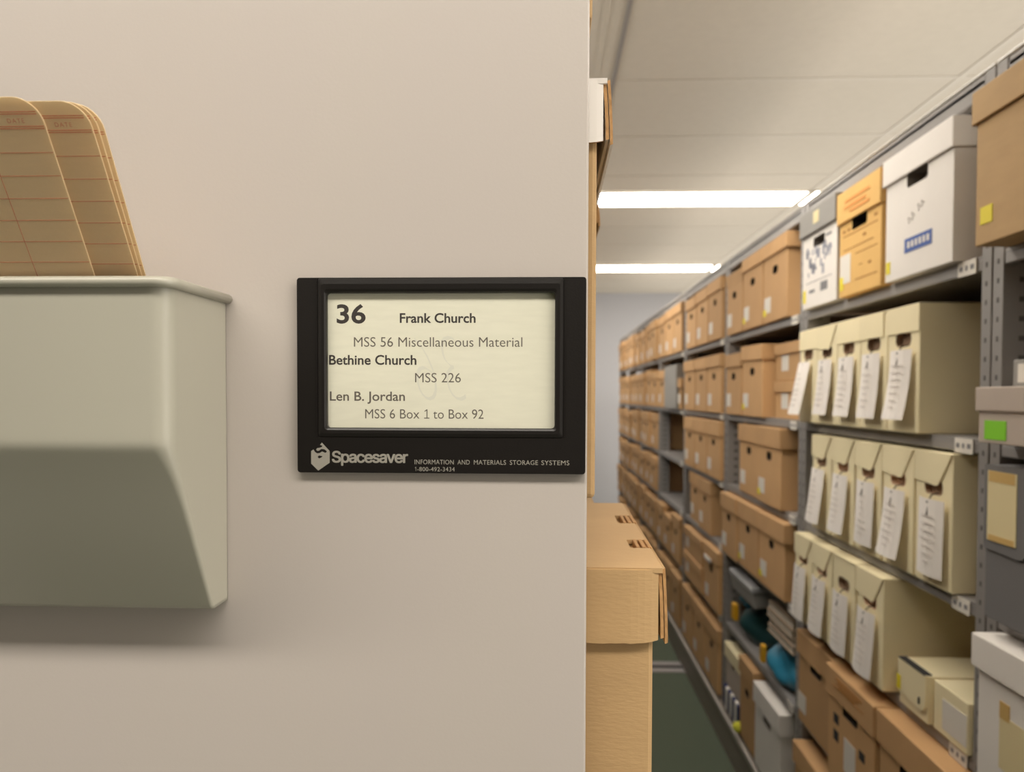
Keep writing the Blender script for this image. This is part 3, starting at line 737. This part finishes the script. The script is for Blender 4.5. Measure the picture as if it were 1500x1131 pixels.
# ------------------------------------------------------------------ the boxes on the left shelves, beside the panel
def kraft_lid(parent, x0, x1, y0, y1, zt, hl, m, mcore, face, slots=(), jag=.0007, seed=1, wall=.0019):
    """folded lid: top plate with tab slots, near face, and doubled aisle-side wall with open corrugated edges"""
    rr = random.Random(seed)
    bm = bmesh.new()
    # top plate, cut around the slots along the aisle edge
    ysp = [y0]
    for a, b in slots: ysp += [a, b]
    ysp.append(y1)
    sw = .013
    for i in range(len(ysp)-1):
        if i % 2 == 0: bx(bm, x0, x1, ysp[i], ysp[i+1], zt-.003, zt)
        else: bx(bm, x0, x1-sw, ysp[i], ysp[i+1], zt-.003, zt)
    link('lid_top', finish(bm, 'lid_top', m), parent)
    # near face with a ragged cut lower edge
    bm = bmesh.new(); n = 90; xe = x1-.0022
    top = []; bot = []; tb = []; bb = []
    for i in range(n+1):
        x = x0+(xe-x0)*i/n; j = jag*(rr.random()-.3)*(1 if i % 2 else -.6)
        cr = .002*max(0, 1-(n-i)/4.0)**2
        top.append(bm.verts.new((x, y0-.0012+cr, zt-.0012*(1)))); bot.append(bm.verts.new((x, y0-.0012+cr, zt-hl+j+cr)))
        tb.append(bm.verts.new((x, y0+.002, zt-.0004))); bb.append(bm.verts.new((x, y0+.002, zt-hl+j+cr)))
    for i in range(n):
        f1 = bm.faces.new((top[i], top[i+1], bot[i+1], bot[i])); f2 = bm.faces.new((tb[i+1], tb[i], bb[i], bb[i+1]))
        f3 = bm.faces.new((top[i+1], top[i], tb[i], tb[i+1])); f4 = bm.faces.new((bot[i], bot[i+1], bb[i+1], bb[i])); f4.material_index = 1
    bm.faces.new((top[-1], tb[-1], bb[-1], bot[-1])); bm.faces.new((top[0], bot[0], bb[0], tb[0]))
    link('lid_front', finish(bm, 'lid_front', [face, mcore]), parent)
    # aisle side: two sheets bowing out towards the bottom, rounded over at the top
    bm = bmesh.new()
    for off, th, drop in ((.0006, wall, .003), (.0006+wall+.0006, wall*.9, .0)):
        prof = []
        for k in range(13):
            s = k/12; bow = .0012*math.sin(min(1, s*1.1)*PI/2) + .0006*s
            prof.append((x1-.003+off+bow, zt-.001-(hl-.0005-drop)*s))
        L_ = []
        for y in (y0+.0015, y1):
            L_.append(([bm.verts.new((x, y+.0004*rr.random(), z)) for x, z in prof], [bm.verts.new((x+th, y+.0004*rr.random(), z+.0006)) for x, z in prof]))
        for k in range(12):
            f = bm.faces.new((L_[0][0][k], L_[0][1][k], L_[0][1][k+1], L_[0][0][k+1])); f.material_index = 1
            bm.faces.new((L_[0][1][k], L_[1][1][k], L_[1][1][k+1], L_[0][1][k+1]))
            bm.faces.new((L_[0][0][k+1], L_[1][0][k+1], L_[1][0][k], L_[0][0][k]))
            bm.faces.new((L_[1][0][k], L_[1][0][k+1], L_[1][1][k+1], L_[1][1][k]))
        for k in (0, 12):
            bm.faces.new((L_[0][0][k], L_[1][0][k], L_[1][1][k], L_[0][1][k]))
    link('lid_side', finish(bm, 'lid_side', [m, mcore]), parent)
    for a, b in slots:
        bm = bmesh.new()
        for off in (.001, .0048, .0086): bx(bm, x1-sw+off+.003, x1-sw+off+.0056, a+.001, b-.001, zt-.008, zt+.0006, mi=0, bev=.0006)
        link('locking_tab', finish(bm, 'locking_tab', M['kraftdark']), parent)
def aisle_box(label, loc, rz, wx, ly, h, hl, topm, facem, slots=(), group=None, ovf=.004, seed=1, inset=.0012):
    t = empty('record_box', label, 'box', loc, rz, group)
    bm = bmesh.new(); bx(bm, -wx, -inset, .004, ly, 0, h-.004, bev=.0025); link('body', finish(bm, 'aisle_body', M['kraft']), t)
    kraft_lid(t, -wx-.003, .0035, 0, ly+.004, h, hl, topm, M['kraftdark'], facem, slots, seed=seed)
    return t
ZL = 1.0115
aisle_box('tan cardboard record box with slotted lid beside the end panel, lower shelf', (.0655, .470, ZL), -.013, .36, .280, 1.2695-ZL, .0445, M['kraft'], M['kraft'], ((.062, .092), (.165, .205)), seed=4)
aisle_box('tan record box further back on the same left shelf', (.045, .80, ZL), -.004, .36, .28, .25, .0445, M['kraft'], M['kraft'], seed=5)
aisle_box('tall tan box with torn white lid beside the end panel, upper shelf', (.0318, .472, 1.3092), -.004, .34, .280, .244, .0375, M['white'], M['white'], seed=6, inset=.002)
aisle_box('tan record box just behind the white lidded box', (.0468, .80, 1.3092), 0, .34, .28, .250, .022, M['kraft'], M['kraft'], seed=7)
aisle_box('tan box glimpsed at the very top beside the end panel', (.028, .472, 1.5892), 0, .34, .280, .25, .04, M['kraft'], M['kraft'], seed=8)
